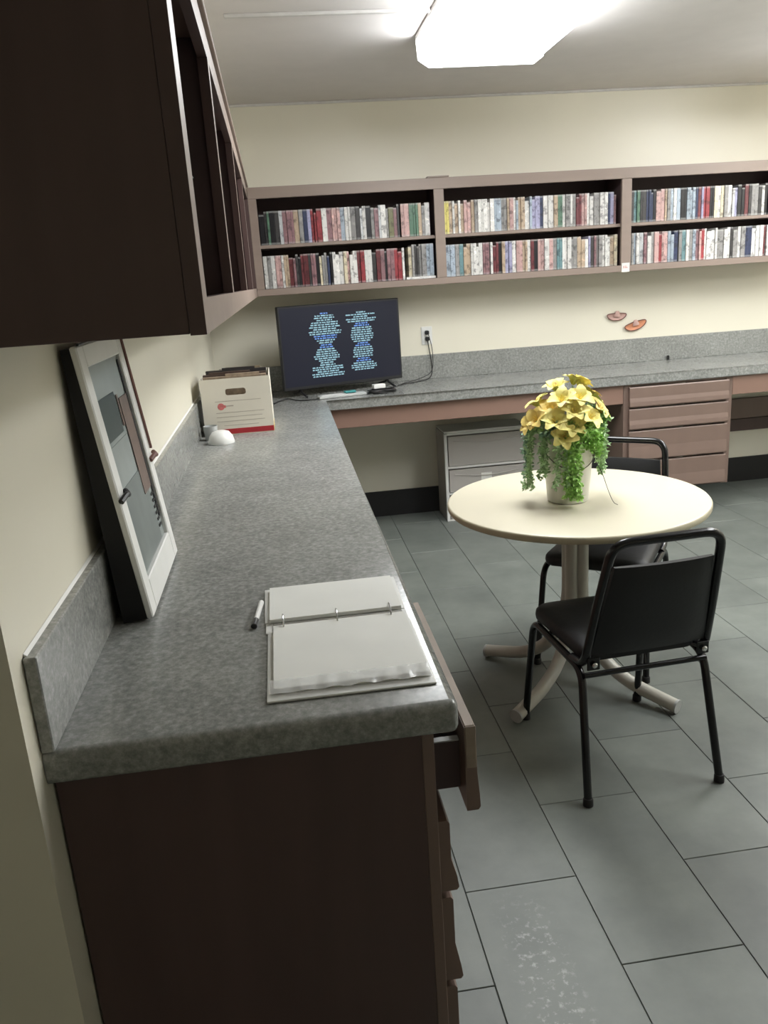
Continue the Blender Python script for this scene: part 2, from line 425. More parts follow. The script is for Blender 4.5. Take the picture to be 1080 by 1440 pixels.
# back desk: aprons
ap = YD+.022
bm = bmesh.new(); box(bm, .64, 2.4665, ap, ap+.02, .735, ZC-th-.0005, bev=.002)
tag(obj('desk_apron', bm, 'wood_h'), 'brown apron board under the desk between counter and drawer unit', 'apron board')
bm = bmesh.new(); box(bm, 3.1735, XR-.002, ap, ap+.02, .735, ZC-th-.0005, bev=.002)
tag(obj('desk_apron', bm, 'wood_h'), 'brown apron board under the desk right of the drawer unit', 'apron board')
# dark band and brown board on the wall of the right knee space
bm = bmesh.new(); box(bm, 3.175, XR-.002, YB-.022, YB-.001, .37, .455, bev=.002)
tag(obj('wall_band', bm, 'wood_dark'), 'dark brown band low on the wall in the right knee space', 'board')
bm = bmesh.new(); box(bm, 3.175, XR-.002, YB-.03, YB-.001, .46, .60, bev=.002)
tag(obj('wall_band', bm, 'wood'), 'lighter brown board fixed higher on the wall in the right knee space', 'board')

# back drawer unit
du = thing('drawer_unit', 'brown four-drawer unit hanging under the back desk', 'drawers', (2.468, ap, 0))
W_ = .704
bm = bmesh.new(); box(bm, 0, .018, .02, .56, .175, ZC-th-.0005); obj('side_panel', bm, 'wood', du)
bm = bmesh.new(); box(bm, W_-.018, W_, .02, .56, .175, ZC-th-.0005); obj('side_panel', bm, 'wood', du)
bm = bmesh.new(); box(bm, .0185, W_-.0185, .02, .56, .175, .19); obj('bottom_panel', bm, 'wood_in', du)
bm = bmesh.new(); box(bm, 0, .042, 0, .0195, .175, ZC-th-.0005, bev=.001); box(bm, W_-.042, W_, 0, .0195, .175, ZC-th-.0005, bev=.001)
for z in (.838, .704, .566, .372, .178): box(bm, .0425, W_-.0425, .001, .019, z, z+.0134)
obj('face_frame', bm, 'wood', du)
for z0, z1 in ((.712, .834), (.574, .700), (.380, .562), (.186, .368)):
    bm = bmesh.new(); drawer_front(bm, W_-.064, z1-z0, .018, .008)
    obj('drawer', bm, 'wood', du, loc=(.032, -.0006, z0))
bm = bmesh.new(); box(bm, .05, W_-.05, .4, .56, 0, .1745); obj('plinth', bm, 'black_rubber', du)

# ------------------------------------------------------------------ upper cabinets on the left wall
uc = thing('wall_cabinet', 'brown open-fronted wall cabinet above the left counter', 'cabinet', (0, 0, 0))
ye = YS-.002
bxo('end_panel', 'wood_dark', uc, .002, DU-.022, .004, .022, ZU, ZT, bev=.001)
bxo('bottom_panel', 'wood', uc, .002, DU-.022, .0225, ye, ZU+.001, ZU+.019)
bxo('top_panel', 'wood', uc, .002, DU-.022, .0225, ye, ZT-.019, ZT-.001)
bxo('back_panel', 'wood_in', uc, .002, .01, .0225, ye, ZU+.0195, ZT-.0195)
for y in (.90, 2.0, 2.96):
    bxo('divider', 'wood_in', uc, .0105, DU-.0225, y-.009, y+.009, ZU+.0195, ZT-.0195)
zlo, zhi = ZU+.045, ZT-.062
def front_box(name, *a):  # light on the front and shade on the sides put into the colours
    bm = bmesh.new(); box(bm, *a)
    bm.normal_update()
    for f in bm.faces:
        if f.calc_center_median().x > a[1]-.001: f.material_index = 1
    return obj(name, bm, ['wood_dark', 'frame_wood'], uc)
for y0, y1 in ((.875, .925), (1.975, 2.025), (2.935, 2.985), (ye-.05, ye)):
    front_box('stile', DU-.0215, DU, y0, y1, zlo, zhi)
bm = bmesh.new(); box(bm, DU-.0215, DU, .004, .074, ZU-.002, ZT+.002)
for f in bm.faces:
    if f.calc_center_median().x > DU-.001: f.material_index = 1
obj('stile', bm, ['wood_dark', 'frame_wood'], uc)  # near stile too: front coloured as lit, other faces as shaded
front_box('bottom_rail', DU-.021, DU-.0005, .0745, ye, ZU-.002, zlo-.0003)
front_box('top_rail', DU-.021, DU-.0005, .0745, ye, zhi+.0003, ZT+.002)
bm = bmesh.new(); prism(bm, [(DU-.03, 1.70), (DU-.001, 1.715), (DU-.03, 1.735)], .0745, .11, 'y')
obj('shelf_clip', bm, 'grey', uc)
bm = bmesh.new(); tube(bm, [(DU-.03, .076, 1.632), (DU-.006, .086, 1.634), (DU-.004, .09, 1.64)], .0018, 6); obj('hook', bm, 'chrome', uc)
# top moulding that hides the cabinet top from the ceiling light
bm = bmesh.new(); box(bm, DU-.05, DU+.01, .004, ye, ZT+.0023, ZT+.014, bev=.002); obj('cornice', bm, 'frame_wood', uc)

# ------------------------------------------------------------------ bookcase on the back wall
bk = thing('wall_bookcase', 'brown open wall bookcase of three bays above the desk', 'bookcase', (0, 0, 0))
XB0, XB1 = .003, 3.80
bays = [(.372, 1.41), (1.47, 2.571), (2.634, 3.74)]
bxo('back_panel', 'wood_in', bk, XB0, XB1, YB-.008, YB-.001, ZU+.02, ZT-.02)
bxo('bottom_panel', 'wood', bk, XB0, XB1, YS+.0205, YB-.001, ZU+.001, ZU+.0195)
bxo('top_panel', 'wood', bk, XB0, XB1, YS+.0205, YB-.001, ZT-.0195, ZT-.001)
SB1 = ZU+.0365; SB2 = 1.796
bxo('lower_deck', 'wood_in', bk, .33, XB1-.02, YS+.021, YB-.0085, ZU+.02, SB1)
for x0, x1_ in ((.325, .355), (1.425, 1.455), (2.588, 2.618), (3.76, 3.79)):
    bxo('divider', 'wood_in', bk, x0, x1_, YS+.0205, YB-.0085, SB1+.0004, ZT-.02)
for x0, x1_ in ((.3245, .3715), (1.41, 1.47), (2.571, 2.634), (3.74, 3.80)):
    bxo('stile', 'frame_wood', bk, x0, x1_, YS, YS+.02, ZU+.0365, ZT-.0605, bev=.0015)
bxo('bottom_rail', 'frame_wood', bk, .3245, XB1, YS+.0003, YS+.0203, ZU-.002, ZU+.036, bev=.0015)
bxo('top_rail', 'frame_wood', bk, .3245, XB1, YS+.0003, YS+.0203, ZT-.06, ZT+.002, bev=.0015)
for x0, x1_ in ((.356, 1.424), (1.456, 2.587), (2.619, 3.759)):
    bxo('shelf', 'frame_wood', bk, x0, x1_, YS+.024, YB-.009, 1.777, SB2, bev=.0015)
bxo('joint_cover', 'frame_wood', bk, 1.375, 1.505, YS-.004, YS+.05, ZT+.0022, ZT+.011, bev=.002)
# paper ticket
bm = bmesh.new(); box(bm, 2.575, 2.625, YS-.0035, YS-.0006, 1.507, 1.562)
tk = tag(obj('shelf_ticket', bm, 'paper'), 'small white paper ticket stuck to the bottom of the bookcase post', 'ticket')
bm = bmesh.new(); box(bm, 2.585, 2.589, YS-.0041, YS-.0036, 1.53, 1.545); box(bm, 2.594, 2.612, YS-.0041, YS-.0036, 1.532, 1.536); box(bm, 2.594, 2.606, YS-.0041, YS-.0036, 1.541, 1.544)
obj('printed_mark', bm, 'redfaint', tk)

# --- video cases, each one a thing
PAL = {'k': ('black', (26, 24, 28)), 'd': ('charcoal', (62, 60, 60)), 'w': ('white', (216, 214, 210)), 'g': ('grey', (142, 140, 138)),
       'm': ('mauve', (140, 106, 110)), 'r': ('red', (150, 58, 64)), 'p': ('pink', (190, 156, 152)), 'n': ('navy', (48, 56, 84)),
       'b': ('pale blue', (160, 172, 184)), 'e': ('green', (92, 124, 104)), 't': ('tan', (176, 156, 134)), 'o': ('olive', (116, 114, 82)),
       'y': ('yellow', (204, 192, 112)), 'a': ('teal', (104, 136, 140)), 'u': ('maroon', (104, 50, 54)), 'c': ('cream', (218, 206, 178)),
       'l': ('lavender', (158, 156, 184)), 's': ('silver', (186, 188, 190))}
ROWS = [('upper', 'left', 0, 'kdekdsmummtgknlrrkwmmppnbwwgdswkugmswgomdlppeeetgwpu'),
        ('lower', 'left', 0, 'wgwppwtumdkumdmkcgnkwwwcpwwurwwkdumkmmrrwccgddgkbbk'),
        ('upper', 'middle', 1, 'ytwtwtpptgwwbwabbgtpwbttwbllnwwwtyewgwguuppwwggwwnlmu'),
        ('lower', 'middle', 1, 'bbwgattwwwwmmwuktllwwpttwukppwppgawbwggttwldmgwwwtct'),
        ('upper', 'right', 2, 'daedknnkpptgbwbkkbbnulrrkcwcgwwlkkudggdwwkgwbnwdgbk'),
        ('lower', 'right', 2, 'gbwsmwgpprpwbbngawgbmprwwwwggwwdgwgbnnwwwuuwwcggwdgb')]
WID = [.0150, .0205, .0250, .0300]
case_me = []
for wv in WID:
    bm = bmesh.new(); box(bm, 0, wv-.0008, 0, .136, 0, .190, bev=.0012)
    me = bpy.data.meshes.new('video_case'); bm.to_mesh(me); bm.free(); me.materials.append(M['case']); case_me.append(me)
ORD = ['first', 'second', 'third', 'fourth', 'fifth', 'sixth', 'seventh', 'eighth', 'ninth', 'tenth', 'eleventh', 'twelfth', 'thirteenth',
       'fourteenth', 'fifteenth', 'sixteenth', 'seventeenth', 'eighteenth', 'nineteenth', 'twentieth']
def ordi(i):
    if i < 20: return ORD[i]
    n = i+1; tens = {2: 'twenty', 3: 'thirty', 4: 'forty', 5: 'fifty', 6: 'sixty'}[n//10]
    return tens+'-'+ORD[n % 10-1] if n % 10 else {2: 'twentieth', 3: 'thirtieth', 4: 'fortieth', 5: 'fiftieth', 6: 'sixtieth'}[n//10]
ncase = 0
for sh, bay, bi, cols in ROWS:
    x0, x1_ = bays[bi]; z = (SB2 if sh == 'upper' else SB1)+.0006
    seq = []; x = x0+.004; flat = (bi == 0 and sh == 'lower'); lim = x1_-.004
    while True:
        k = random.choices(range(4), [.32, .34, .24, .1])[0]
        if x+WID[k] > lim: break
        seq.append((x, k)); x += WID[k]
        if random.random() < .04: x += random.uniform(.002, .008)
    if flat: seq = [q for q in seq if not q[0] < x1_-.185 <= q[0]+WID[q[1]]]
    n = len(seq)
    for i, (x, k) in enumerate(seq):
        ch = cols[min(len(cols)-1, int((x-x0)/(x1_-x0)*len(cols)))]
        nm, c = PAL[ch]
        o = bpy.data.objects.new('video_case', case_me[k]); COL.objects.link(o)
        lift = .0145 if flat and x > x1_-.185 else 0
        o.location = (x, YS+.03+random.uniform(0, .012), z+lift)
        sc = .98 if random.random() < .8 else random.uniform(.86, .93)
        o.scale = (1, 1, sc)
        j = [random.uniform(.86, 1.12)]*3
        o.color = (*[min(1, v*q) for v, q in zip(srgb(*c), j)], 1)
        fr = ' from the left'
        idx = i
        if i >= n/2: fr = ' from the right'; idx = n-1-i
        tag(o, f'{nm} video case, {ordi(idx)}{fr} on the {sh} shelf of the {bay} bay', 'video case', f'video cases on the {sh} shelf of the {bay} bay')
        ncase += 1
    if flat:
        bm = bmesh.new(); box(bm, x1_-.184, x1_-.004, YS+.024, YS+.16, z, z+.0138, bev=.001)
        o = obj('video_case', bm, 'case'); o.color = (.75, .74, .72, 1)
        tag(o, 'white video case lying flat under others at the right of the lower left shelf', 'video case')
print('cases', ncase)

# ------------------------------------------------------------------ round table
tx, ty = 1.452, 1.69
tb = thing('round_table', 'cream round pedestal table with four curved feet', 'table', (tx, ty, 0))
bm = bmesh.new(); lathe(bm, [(.44, .712), (.47, .714), (.4745, .72), (.4745, .734), (.471, .7385), (.466, .74)], n=96)
bm.normal_update()
for f in bm.faces:
    if f.calc_center_median().z < .7365: f.material_index = 1
obj('tabletop', bm, ['table', 'table_edge'], tb, smooth=True)
for k, (fx, fy) in enumerate(((1.177, 1.948), (1.146, 1.431), (1.692, 1.361), (1.728, 1.885))):
    a = math.atan2(fy-ty, fx-tx); R = math.hypot(fx-tx, fy-ty)+.015
    d = Vector((math.cos(a), math.sin(a), 0))
    pr = bezc([d*.029+Vector((0, 0, .703)), d*.029+Vector((0, 0, .30)), d*.11+Vector((0, 0, .125)), d*R*.55+Vector((0, 0, .058)), d*R+Vector((0, 0, .028))], .14, 8)
    bm = bmesh.new(); tube(bm, pr, .0245, 14); lg = obj('leg', bm, 'pedestal', tb, smooth=True)
    bm = bmesh.new(); tube(bm, [d*(R+.0003)+Vector((0, 0, .0272)), d*(R+.008)+Vector((0, 0, .0265))], .0262, 14); obj('foot_cap', bm, 'grey', lg, smooth=True)
bm = bmesh.new(); box(bm, -.17, .17, -.17, .17, .7035, .7118, bev=.002); obj('mounting_plate', bm, 'pedestal', tb)

# ------------------------------------------------------------------ chairs
def make_chair(label, loc, rz):
    t = thing('stacking_chair', label, 'chair', loc, rz, 'black chairs at the round table')
    r = .0125; RZ = .405
    for s in (-1, 1):
        # front leg, side rail and rear leg: three pieces of one bent tube
        path = bezc([(s*.217, .26, .012), (s*.203, .205, RZ), (s*.198, -.175, RZ), (s*.217, -.265, .012)], .055, 7)
        P_ = path
        kf = next(i for i, p in enumerate(P_) if p.y < .14)
        kr = next(i for i, p in enumerate(P_) if p.y < -.125)
        for nm, seg in (('leg', P_[:kf+1]), ('side_rail', P_[kf:kr+1]), ('leg', P_[kr:])):
            bm = bmesh.new(); tube(bm, seg, r, 12); q = obj(nm, bm, 'black_metal', t, smooth=True)
            if nm == 'leg':
                e = seg[0] if seg[0].z < .1 else seg[-1]
                bm = bmesh.new(); lathe(bm, [(.0135, 0), (.016, .002), (.0155, .022), (.0132, .026)], (e.x, e.y), 14)
                obj('rubber_foot', bm, 'black_rubber', q, smooth=True)
    # back loop
    lo, hi = .195, .158
    def bp(x, z):
        k = (z-.40)/.44; return Vector((x, -.178-.12*k, z))
    pts = bezc([Vector((-lo, -.10, .412)), bp(-lo, .425), bp(-lo+.01, .60), bp(-hi-.006, .835), bp(hi+.006, .835), bp(lo-.01, .60), bp(lo, .425), Vector((lo, -.10, .412))], .055, 7)
    bm = bmesh.new(); tube(bm, pts, .0135, 12); obj('back_frame', bm, 'black_metal', t, smooth=True)
    # rear and front cross bars
    for y, z in ((-.19, .392), (.12, .392)):
        bm = bmesh.new(); tube(bm, [(-.198, y, z), (.198, y, z)], .009, 10); obj('cross_bar', bm, 'black_metal', t, smooth=True)
    # back pad: slightly curved, rounded slab
    bm = bmesh.new(); nx, nz = 10, 8
    def pad(u, v, side):
        z = .462+v*.296; half = (lo-.012)+(hi-lo+.004)*(v)
        half *= 1; edge = 1-(abs(2*u-1))**6*.9; ev = 1-(abs(2*v-1))**8*.8
        c = bp((2*u-1)*half, z); crv = -.012*(1-(2*u-1)**2)
        return c+Vector((0, crv+side*(.006+.014*edge*ev), 0))
    gr = {}
    for sd in (-1, 1):
        for i in range(nx+1):
            for j in range(nz+1): gr[sd, i, j] = bm.verts.new(pad(i/nx, j/nz, sd))
    for i in range(nx):
        for j in range(nz):
            bm.faces.new((gr[-1, i, j], gr[-1, i+1, j], gr[-1, i+1, j+1], gr[-1, i, j+1]))
            bm.faces.new((gr[1, i, j], gr[1, i, j+1], gr[1, i+1, j+1], gr[1, i+1, j]))
    rim = [(i, 0) for i in range(nx)]+[(nx, j) for j in range(nz)]+[(i, nz) for i in range(nx, 0, -1)]+[(0, j) for j in range(nz, 0, -1)]
    for a, b_ in zip(rim, rim[1:]+rim[:1]):
        bm.faces.new((gr[-1, a[0], a[1]], gr[1, a[0], a[1]], gr[1, b_[0], b_[1]], gr[-1, b_[0], b_[1]]))
    obj('backrest', bm, 'vinyl', t, smooth=True)
    # seat: rounded trapezoid cushion
    bm = bmesh.new()
    out = []
    for cx, cy, a0 in ((.155, .175, 0), (-.155, .175, 90), (-.14, -.12, 180), (.14, -.12, 270)):
        for q in range(7):
            a = math.radians(a0+q*15); out.append((cx+.05*math.cos(a), cy+.05*math.sin(a)))
    rings = []
    for s, z in ((.93, .4185), (.99, .424), (1.0, .438), (.99, .452), (.95, .462), (.8, .470), (.5, .475)):
        rings.append([bm.verts.new((x*s, .02+(y-.02)*s, z)) for x, y in out])
    for a, b_ in zip(rings, rings[1:]):
        for i in range(len(out)): bm.faces.new((a[i], a[(i+1) % len(out)], b_[(i+1) % len(out)], b_[i]))
    bm.faces.new(rings[0][::-1]); bm.faces.new(rings[-1])
    obj('seat', bm, 'vinyl', t, smooth=True)
    for s in (-1, 1):
        bm = bmesh.new(); lathe(bm, [(.009, -.004), (.009, .002), (.005, .006)], n=10)
        obj('bolt', bm, 'chrome', t, smooth=True, loc=(s*.176, -.217, .436), rot=(PI/2, 0, 0))
        bm = bmesh.new(); box(bm, -.02, .02, -.003, .003, -.02, .02, bev=.002)
        obj('bracket', bm, 'black_metal', t, loc=(s*.176, -.207, .436))
    return t
make_chair('black vinyl stacking chair in front of the round table, its back to the camera', (1.406, 1.193, 0), math.radians(3.5))
make_chair('black vinyl stacking chair behind the round table, facing it', (1.675, 1.925, 0), math.radians(144))

# ------------------------------------------------------------------ flower bucket
pf = thing('flower_bucket', 'white bucket of yellow lilies and trailing greenery on the round table', 'plant', (1.418, 1.675, .74))
bm = bmesh.new()
lathe(bm, [(.070, .0005), (.074, .003), (.076, .02), (.0925, .235), (.096, .24), (.096, .247), (.090, .247), (.073, .02), (.02, .015)], n=40)
obj('bucket', bm, 'bucket', pf, smooth=True)
bm = bmesh.new(); lathe(bm, [(.02, .20), (.0895, .215), (.0885, .222), (.02, .235)], n=24); obj('moss', bm, 'leaf3', pf, smooth=True)
# wire bail hanging in front and a loose wire down to the table
bm = bmesh.new()
pts = []
for i in range(25):
    a = math.radians(-178+i*(176/24)); R = .094
    dz = -.075*math.sin(math.pi*i/24)
    R = .0765+.018*((.215+dz)/.24)+.004
    pts.append((R*math.cos(a), R*math.sin(a), .205+dz))
tube(bm, pts, .0016, 6); obj('handle', bm, 'wire', pf, smooth=True)
bm = bmesh.new(); tube(bm, smooth_path([(.084, -.05, .15), (.10, -.075, .11), (.112, -.10, .05), (.122, -.125, .008), (.135, -.135, .002)]), .0011, 6); obj('loose_wire', bm, 'wire', pf)
def petal(bm, base, d, upv, L, w, curl, mi=0):
    side = d.cross(upv).normalized(); n = 5; rows = []
    for i in range(n+1):
        t = i/n; wid = w*math.sin(PI*(t*.86+.08))**.8
        c = base+d*L*t*(1-.15*t)+upv*(L*.25*math.sin(t*PI*.6)-curl*L*t*t)
        rows.append([bm.verts.new(c-side*wid+upv*wid*.35), bm.verts.new(c), bm.verts.new(c+side*wid+upv*wid*.35)])
    for a, b_ in zip(rows, rows[1:]):
        for k in range(2): bm.faces.new((a[k], a[k+1], b_[k+1], b_[k])).material_index = mi
rnd = random.Random(3)
fl = [(-.115, -.03, .335), (-.07, -.07, .33), (-.02, -.09, .315), (.04, -.085, .335), (.085, -.04, .35), (-.09, .03, .375), (-.04, -.045, .395), (.02, -.05, .40),
      (.065, .0, .405), (-.03, .03, .425), (.03, .03, .445), (.06, .055, .43), (-.065, -.02, .36), (-.005, -.075, .36), (.10, .05, .375), (-.05, -.095, .285), (-.12, .01, .31)]
for k, (x, y, z) in enumerate(fl):
    c = Vector((x, y, z-.03)); ax = (Vector((x*1.1, y*1.1-.03, .10+(z-.33)*.5))+Vector([rnd.uniform(-.03, .03) for _ in range(3)])).normalized()
    a = ax.orthogonal().normalized(); b_ = ax.cross(a)
    bm = bmesh.new(); rot0 = rnd.uniform(0, 6)
    for q in range(6):
        an = rot0+q*PI/3; rd = a*math.cos(an)+b_*math.sin(an)
        d = (rd*.8+ax*.6).normalized(); u_ = (ax-d*ax.dot(d)).normalized()
        petal(bm, c, d, u_, .068+rnd.uniform(-.008, .008), .021, .35)
    f = obj('lily', bm, 'petal' if k % 4 else 'petal2', pf, smooth=True)
    bm = bmesh.new()
    for q in range(4):
        an = q*PI/2+.4; dd = (ax+(a*math.cos(an)+b_*math.sin(an))*.3).normalized()
        tube(bm, [c, c+dd*.035], .0012, 5)
    tube(bm, [c-ax*.002, Vector((x*.45, y*.45, .235))], .0022, 5, mi=1)
    obj('stamens', bm, ['petal2', 'leaf'], f)
def leaflet(bm, p, d, L, w):
    n = Vector((rnd.uniform(-1, 1), rnd.uniform(-1, 1), rnd.uniform(-.2, 1))).normalized()
    s = d.cross(n); s = s.normalized() if s.length > .01 else Vector((1, 0, 0))
    m = p+d*L*.5; up_ = d.cross(s)*L*.12
    v = [bm.verts.new(p), bm.verts.new(m+s*w+up_), bm.verts.new(p+d*L), bm.verts.new(m-s*w+up_)]
    bm.faces.new(v)
def vine(path, mt, dens=2, L=.016, spread=.012):
    bm = bmesh.new(); P_ = smooth_path(path, 2); tube(bm, P_, .0012, 5)
    for p, q in zip(P_, P_[1:]):
        for _ in range(dens):
            t = rnd.random(); c = p.lerp(q, t)+Vector([rnd.uniform(-spread, spread)*.4 for _ in range(3)])
            d = Vector((rnd.uniform(-1, 1), rnd.uniform(-1, 1), rnd.uniform(-.9, .4))).normalized()
            leaflet(bm, c, d, L*rnd.uniform(.7, 1.3), L*.33)
    obj('trailing_vine', bm, mt, pf)
def hang(an, r1, zb, mt, n=1, dens=4, L=.016, zs=.25):
    for k in range(n):
        a = math.radians(an+rnd.uniform(-9, 9)); rr = r1+rnd.uniform(-.008, .012); z1 = zb+rnd.uniform(0, .03)
        d = Vector((math.cos(a), math.sin(a), 0)); zt = zs+rnd.uniform(.01, .05)
        vine([d*.04+Vector((0, 0, .235)), d*(rr*.8)+Vector((0, 0, zt+.03)), d*rr+Vector((0, 0, zt-.02)),
              d*(rr+rnd.uniform(-.004, .012))+Vector((0, 0, (zt+z1)/2)), d*(rr+rnd.uniform(-.01, .012))+Vector((rnd.uniform(-.01, .01), 0, z1))], mt, dens, L)
hang(-108, .112, .04, 'leaf', 5, 10, .019)
hang(-96, .112, .03, 'leaf', 4, 10, .019)
hang(-118, .115, .07, 'leaf2', 4, 9)
hang(-150, .125, .10, 'leaf2', 5, 6)
hang(-172, .145, .06, 'leaf2', 5, 6)
hang(160, .145, .09, 'leaf3', 4, 6)
hang(-12, .12, .10, 'leaf2', 4, 6)
hang(10, .135, .13, 'leaf2', 5, 7)
hang(35, .155, .18, 'leaf3', 5, 7, zs=.29)
hang(-40, .105, .18, 'leaf', 4, 9, .019)
hang(-65, .108, .20, 'leaf', 5, 9, .02)
hang(90, .12, .14, 'leaf3', 4, 6)
for k in range(30):       # bushy ring under the flowers
    a = rnd.uniform(0, 2*PI); d = Vector((math.cos(a), math.sin(a), 0)); R = rnd.uniform(.09, .15)
    right = max(0, d.x)
    vine([d*.03+Vector((0, 0, .24)), d*R*.6+Vector((0, 0, .29)), d*R+Vector((0, 0, .27+.08*right*rnd.random()))], ['leaf', 'leaf2', 'leaf3'][k % 3], 8, .02)

# ------------------------------------------------------------------ television
tvx, tvy = .80, 3.93
tv = thing('television', 'black flat-screen television showing two columns of blurred blue text', 'television', (tvx, tvy, ZC), math.radians(17.5))
hw = .395; zb, zt_ = .042, .535
bm = bmesh.new(); box(bm, -hw, hw, -.012, .022, zb, zt_, bev=.004)
obj('bezel', bm, 'black_plastic', tv)
bm = bmesh.new(); box(bm, -.24, .24, .0225, .055, .10, .42, bev=.01); obj('rear_housing', bm, 'black_plastic', tv)
bm = bmesh.new(); poly(bm, [(-hw+.012, -.0125, zb+.02), (hw-.012, -.0125, zb+.02), (hw-.012, -.0125, zt_-.012), (-hw+.012, -.0125, zt_-.012)])
for v in list(bm.verts): pass
scr = obj('screen', bm, 'tv_screen', tv)
# text lines as rows of word blocks (centre x, top z, half widths); units are fractions of the screen
def textblock(cx, z0, rows, name='text_lines'):
    bms = [bmesh.new(), bmesh.new()]
    z = z0
    for hwid, kind in rows:
        x = cx-hwid; bmq = bms[kind]
        while x < cx+hwid-.004:
            wl = min(rnd.choice((.012, .018, .024, .03)), cx+hwid-x)
            # letters: small uprights and bars so the line reads as blurred lettering
            xx = x
            while xx < x+wl-.002:
                lw = min(.0042, x+wl-xx); hh = rnd.choice((.0058, .0072, .0078))
                box(bmq, xx, xx+lw*.9, -.0142, -.0128, z-.0095, z-.0095+hh)
                xx += lw*1.04
            x += wl+.005
        z -= .0132
    for bmq, mt in zip(bms, ('txt', 'txt2')):
        if len(bmq.verts): o = obj(name, bmq, mt, scr); o['kind'] = 'stuff'
        else: bmq.free()
    return z
A = [(.025, 1), (.06, 0), (.065, 0), (.05, 0), (.085, 0), (.09, 0), (.10, 0), (.075, 0), (.105, 0), (.10, 0), (.075, 1), (.07, 1), (.058, 0), (.045, 0), (.035, 1),
     (.042, 1), (.06, 0), (.066, 0), (.07, 0), (.085, 0), (.08, 0), (.055, 0), (.045, 0), (.05, 0), (.10, 0), (.10, 0), (.07, 0), (.105, 0), (.10, 0)]
B = [(.03, 0), (.10, 0), (.05, 0), (.10, 0), (.09, 0), (.04, 1), (.05, 1), (.065, 0), (.07, 0), (.07, 0), (.075, 0), (.075, 0), (.07, 0), (.06, 0),
     (.035, 1), (.05, 1), (.06, 0), (.066, 0), (.066, 0), (.06, 0), (.07, 0), (.04, 1), (.05, 1), (.07, 0), (.085, 0), (.085, 0), (.065, 0)]
textblock(-.105, .485, A); textblock(.135, .475, B)
for s in (-1, 1):
    bm = bmesh.new(); xx = s*.29
    tube(bm, bezc([(xx, -.11, .008), (xx, -.02, .03), (xx, 0, .0445)], .02), .007, 8)
    tube(bm, bezc([(xx, .12, .008), (xx, .02, .03), (xx, 0, .0445)], .02), .007, 8)
    obj('stand_foot', bm, 'black_plastic', tv, smooth=True)

# ------------------------------------------------------------------ things on the back desk
def cord(name, pts, label, r=.003, cat='cord', m='cord', it=3):
    bm = bmesh.new(); tube(bm, smooth_path(pts, it), r, 8); o = obj(name, bm, m, smooth=True); return tag(o, label, cat) if label else o
Z = ZC
ou = thing('wall_outlet', 'white wall outlet with two black plugs above the desk', 'outlet', (1.381, YB, 1.19))
bm = bmesh.new(); box(bm, -.036, .036, -.006, -.0005, -.058, .058, bev=.003); obj('cover_plate', bm, 'white', ou)
for zz in (-.02, .02):
    bm = bmesh.new(); lathe(bm, [(.016, 0), (.0155, .002)], n=16); obj('socket', bm, 'grey', ou, loc=(0, -.006, zz), rot=(PI/2, 0, 0))
plugs = {}
for zz, lb in ((.02, 'upper'), (-.02, 'lower')):
    bm = bmesh.new(); box(bm, 1.367, 1.393, YB-.035, YB-.0085, 1.19+zz-.012, 1.19+zz+.012, bev=.004)
    plugs[lb] = obj('power_plug', bm, 'black_plastic')
pc1 = cord('power_cord', [(1.38, YB-.03, 1.158), (1.388, YB-.03, 1.10), (1.40, YB-.03, 1.02), (1.40, YB-.04, .95), (1.37, YB-.08, .917), (1.28, YB-.15, Z+.0045), (1.17, 4.02, Z+.0045), (1.10, 3.90, Z+.0045), (1.02, 3.80, Z+.0045)],
     None, .0032)
pc2 = cord('power_cord', [(1.385, YB-.042, 1.20), (1.405, YB-.045, 1.12), (1.41, YB-.04, 1.0), (1.385, YB-.06, .95), (1.32, YB-.09, Z+.02), (1.24, YB-.11, Z+.0045), (1.2, YB-.18, Z+.0115), (1.16, 3.96, Z+.0115)],
     None, .0024)
# coil of cable beside the television
pts = []
for i in range(90):
    a = i*2*PI/22; R = .06+.012*math.sin(i*.9)
    pts.append((1.0+R*1.25*math.cos(a), 3.715+R*.75*math.sin(a), Z+.006+.0052*(i//22)+.002*math.sin(i*1.7)))
cord('cable_coil', pts, 'coil of black cable on the desk below the television corner', .0035, 'cable', it=1)
bm = bmesh.new(); box(bm, -.038, .038, -.02, .02, 0, .026, bev=.005, seg=2)
tag(obj('white_adapter', bm, 'white', loc=(.985, 3.72, Z+.0285), rot=(0, 0, math.radians(14))), 'small white power adapter lying on the black cable coil', 'adapter')
ad = bpy.data.objects['white_adapter']
for th_, c_, p_ in ((tv, pc1, plugs['lower']), (ad, pc2, plugs['upper'])):
    c_.parent = th_; c_.matrix_parent_inverse = (Matrix.Translation(th_.location) @ th_.rotation_euler.to_matrix().to_4x4()).inverted()
    p_.parent = c_
# flat pale device and teal piece
bm = bmesh.new(); box(bm, -.145, .145, -.033, .033, 0, .016, bev=.004, seg=2)
pd = tag(obj('media_player', bm, 'grey', loc=(.76, 3.70, Z+.0005), rot=(0, 0, math.radians(12))), 'long flat pale grey device lying in front of the television', 'device')
bm = bmesh.new(); box(bm, -.13, .02, -.026, .026, .0163, .018, bev=.0005); obj('top_plate', bm, 'white', pd)
bm = bmesh.new(); box(bm, -.034, .034, -.02, .02, 0, .012, bev=.004)
tag(obj('teal_remote', bm, 'teal', loc=(.81, 3.705, Z+.0195), rot=(0, 0, math.radians(12))), 'small teal box lying on the flat grey device', 'box')
cord('black_cable', [(.36, 3.60, Z+.0045), (.39, 3.69, Z+.0045), (.44, 3.72, Z+.014), (.50, 3.64, Z+.0045), (.56, 3.63, Z+.0045), (.62, 3.66, Z+.0045)],
     'short black cable lying by the left foot of the television', .004)
bm = bmesh.new(); box(bm, -.007, .007, -.008, .008, 0, .03, bev=.003)
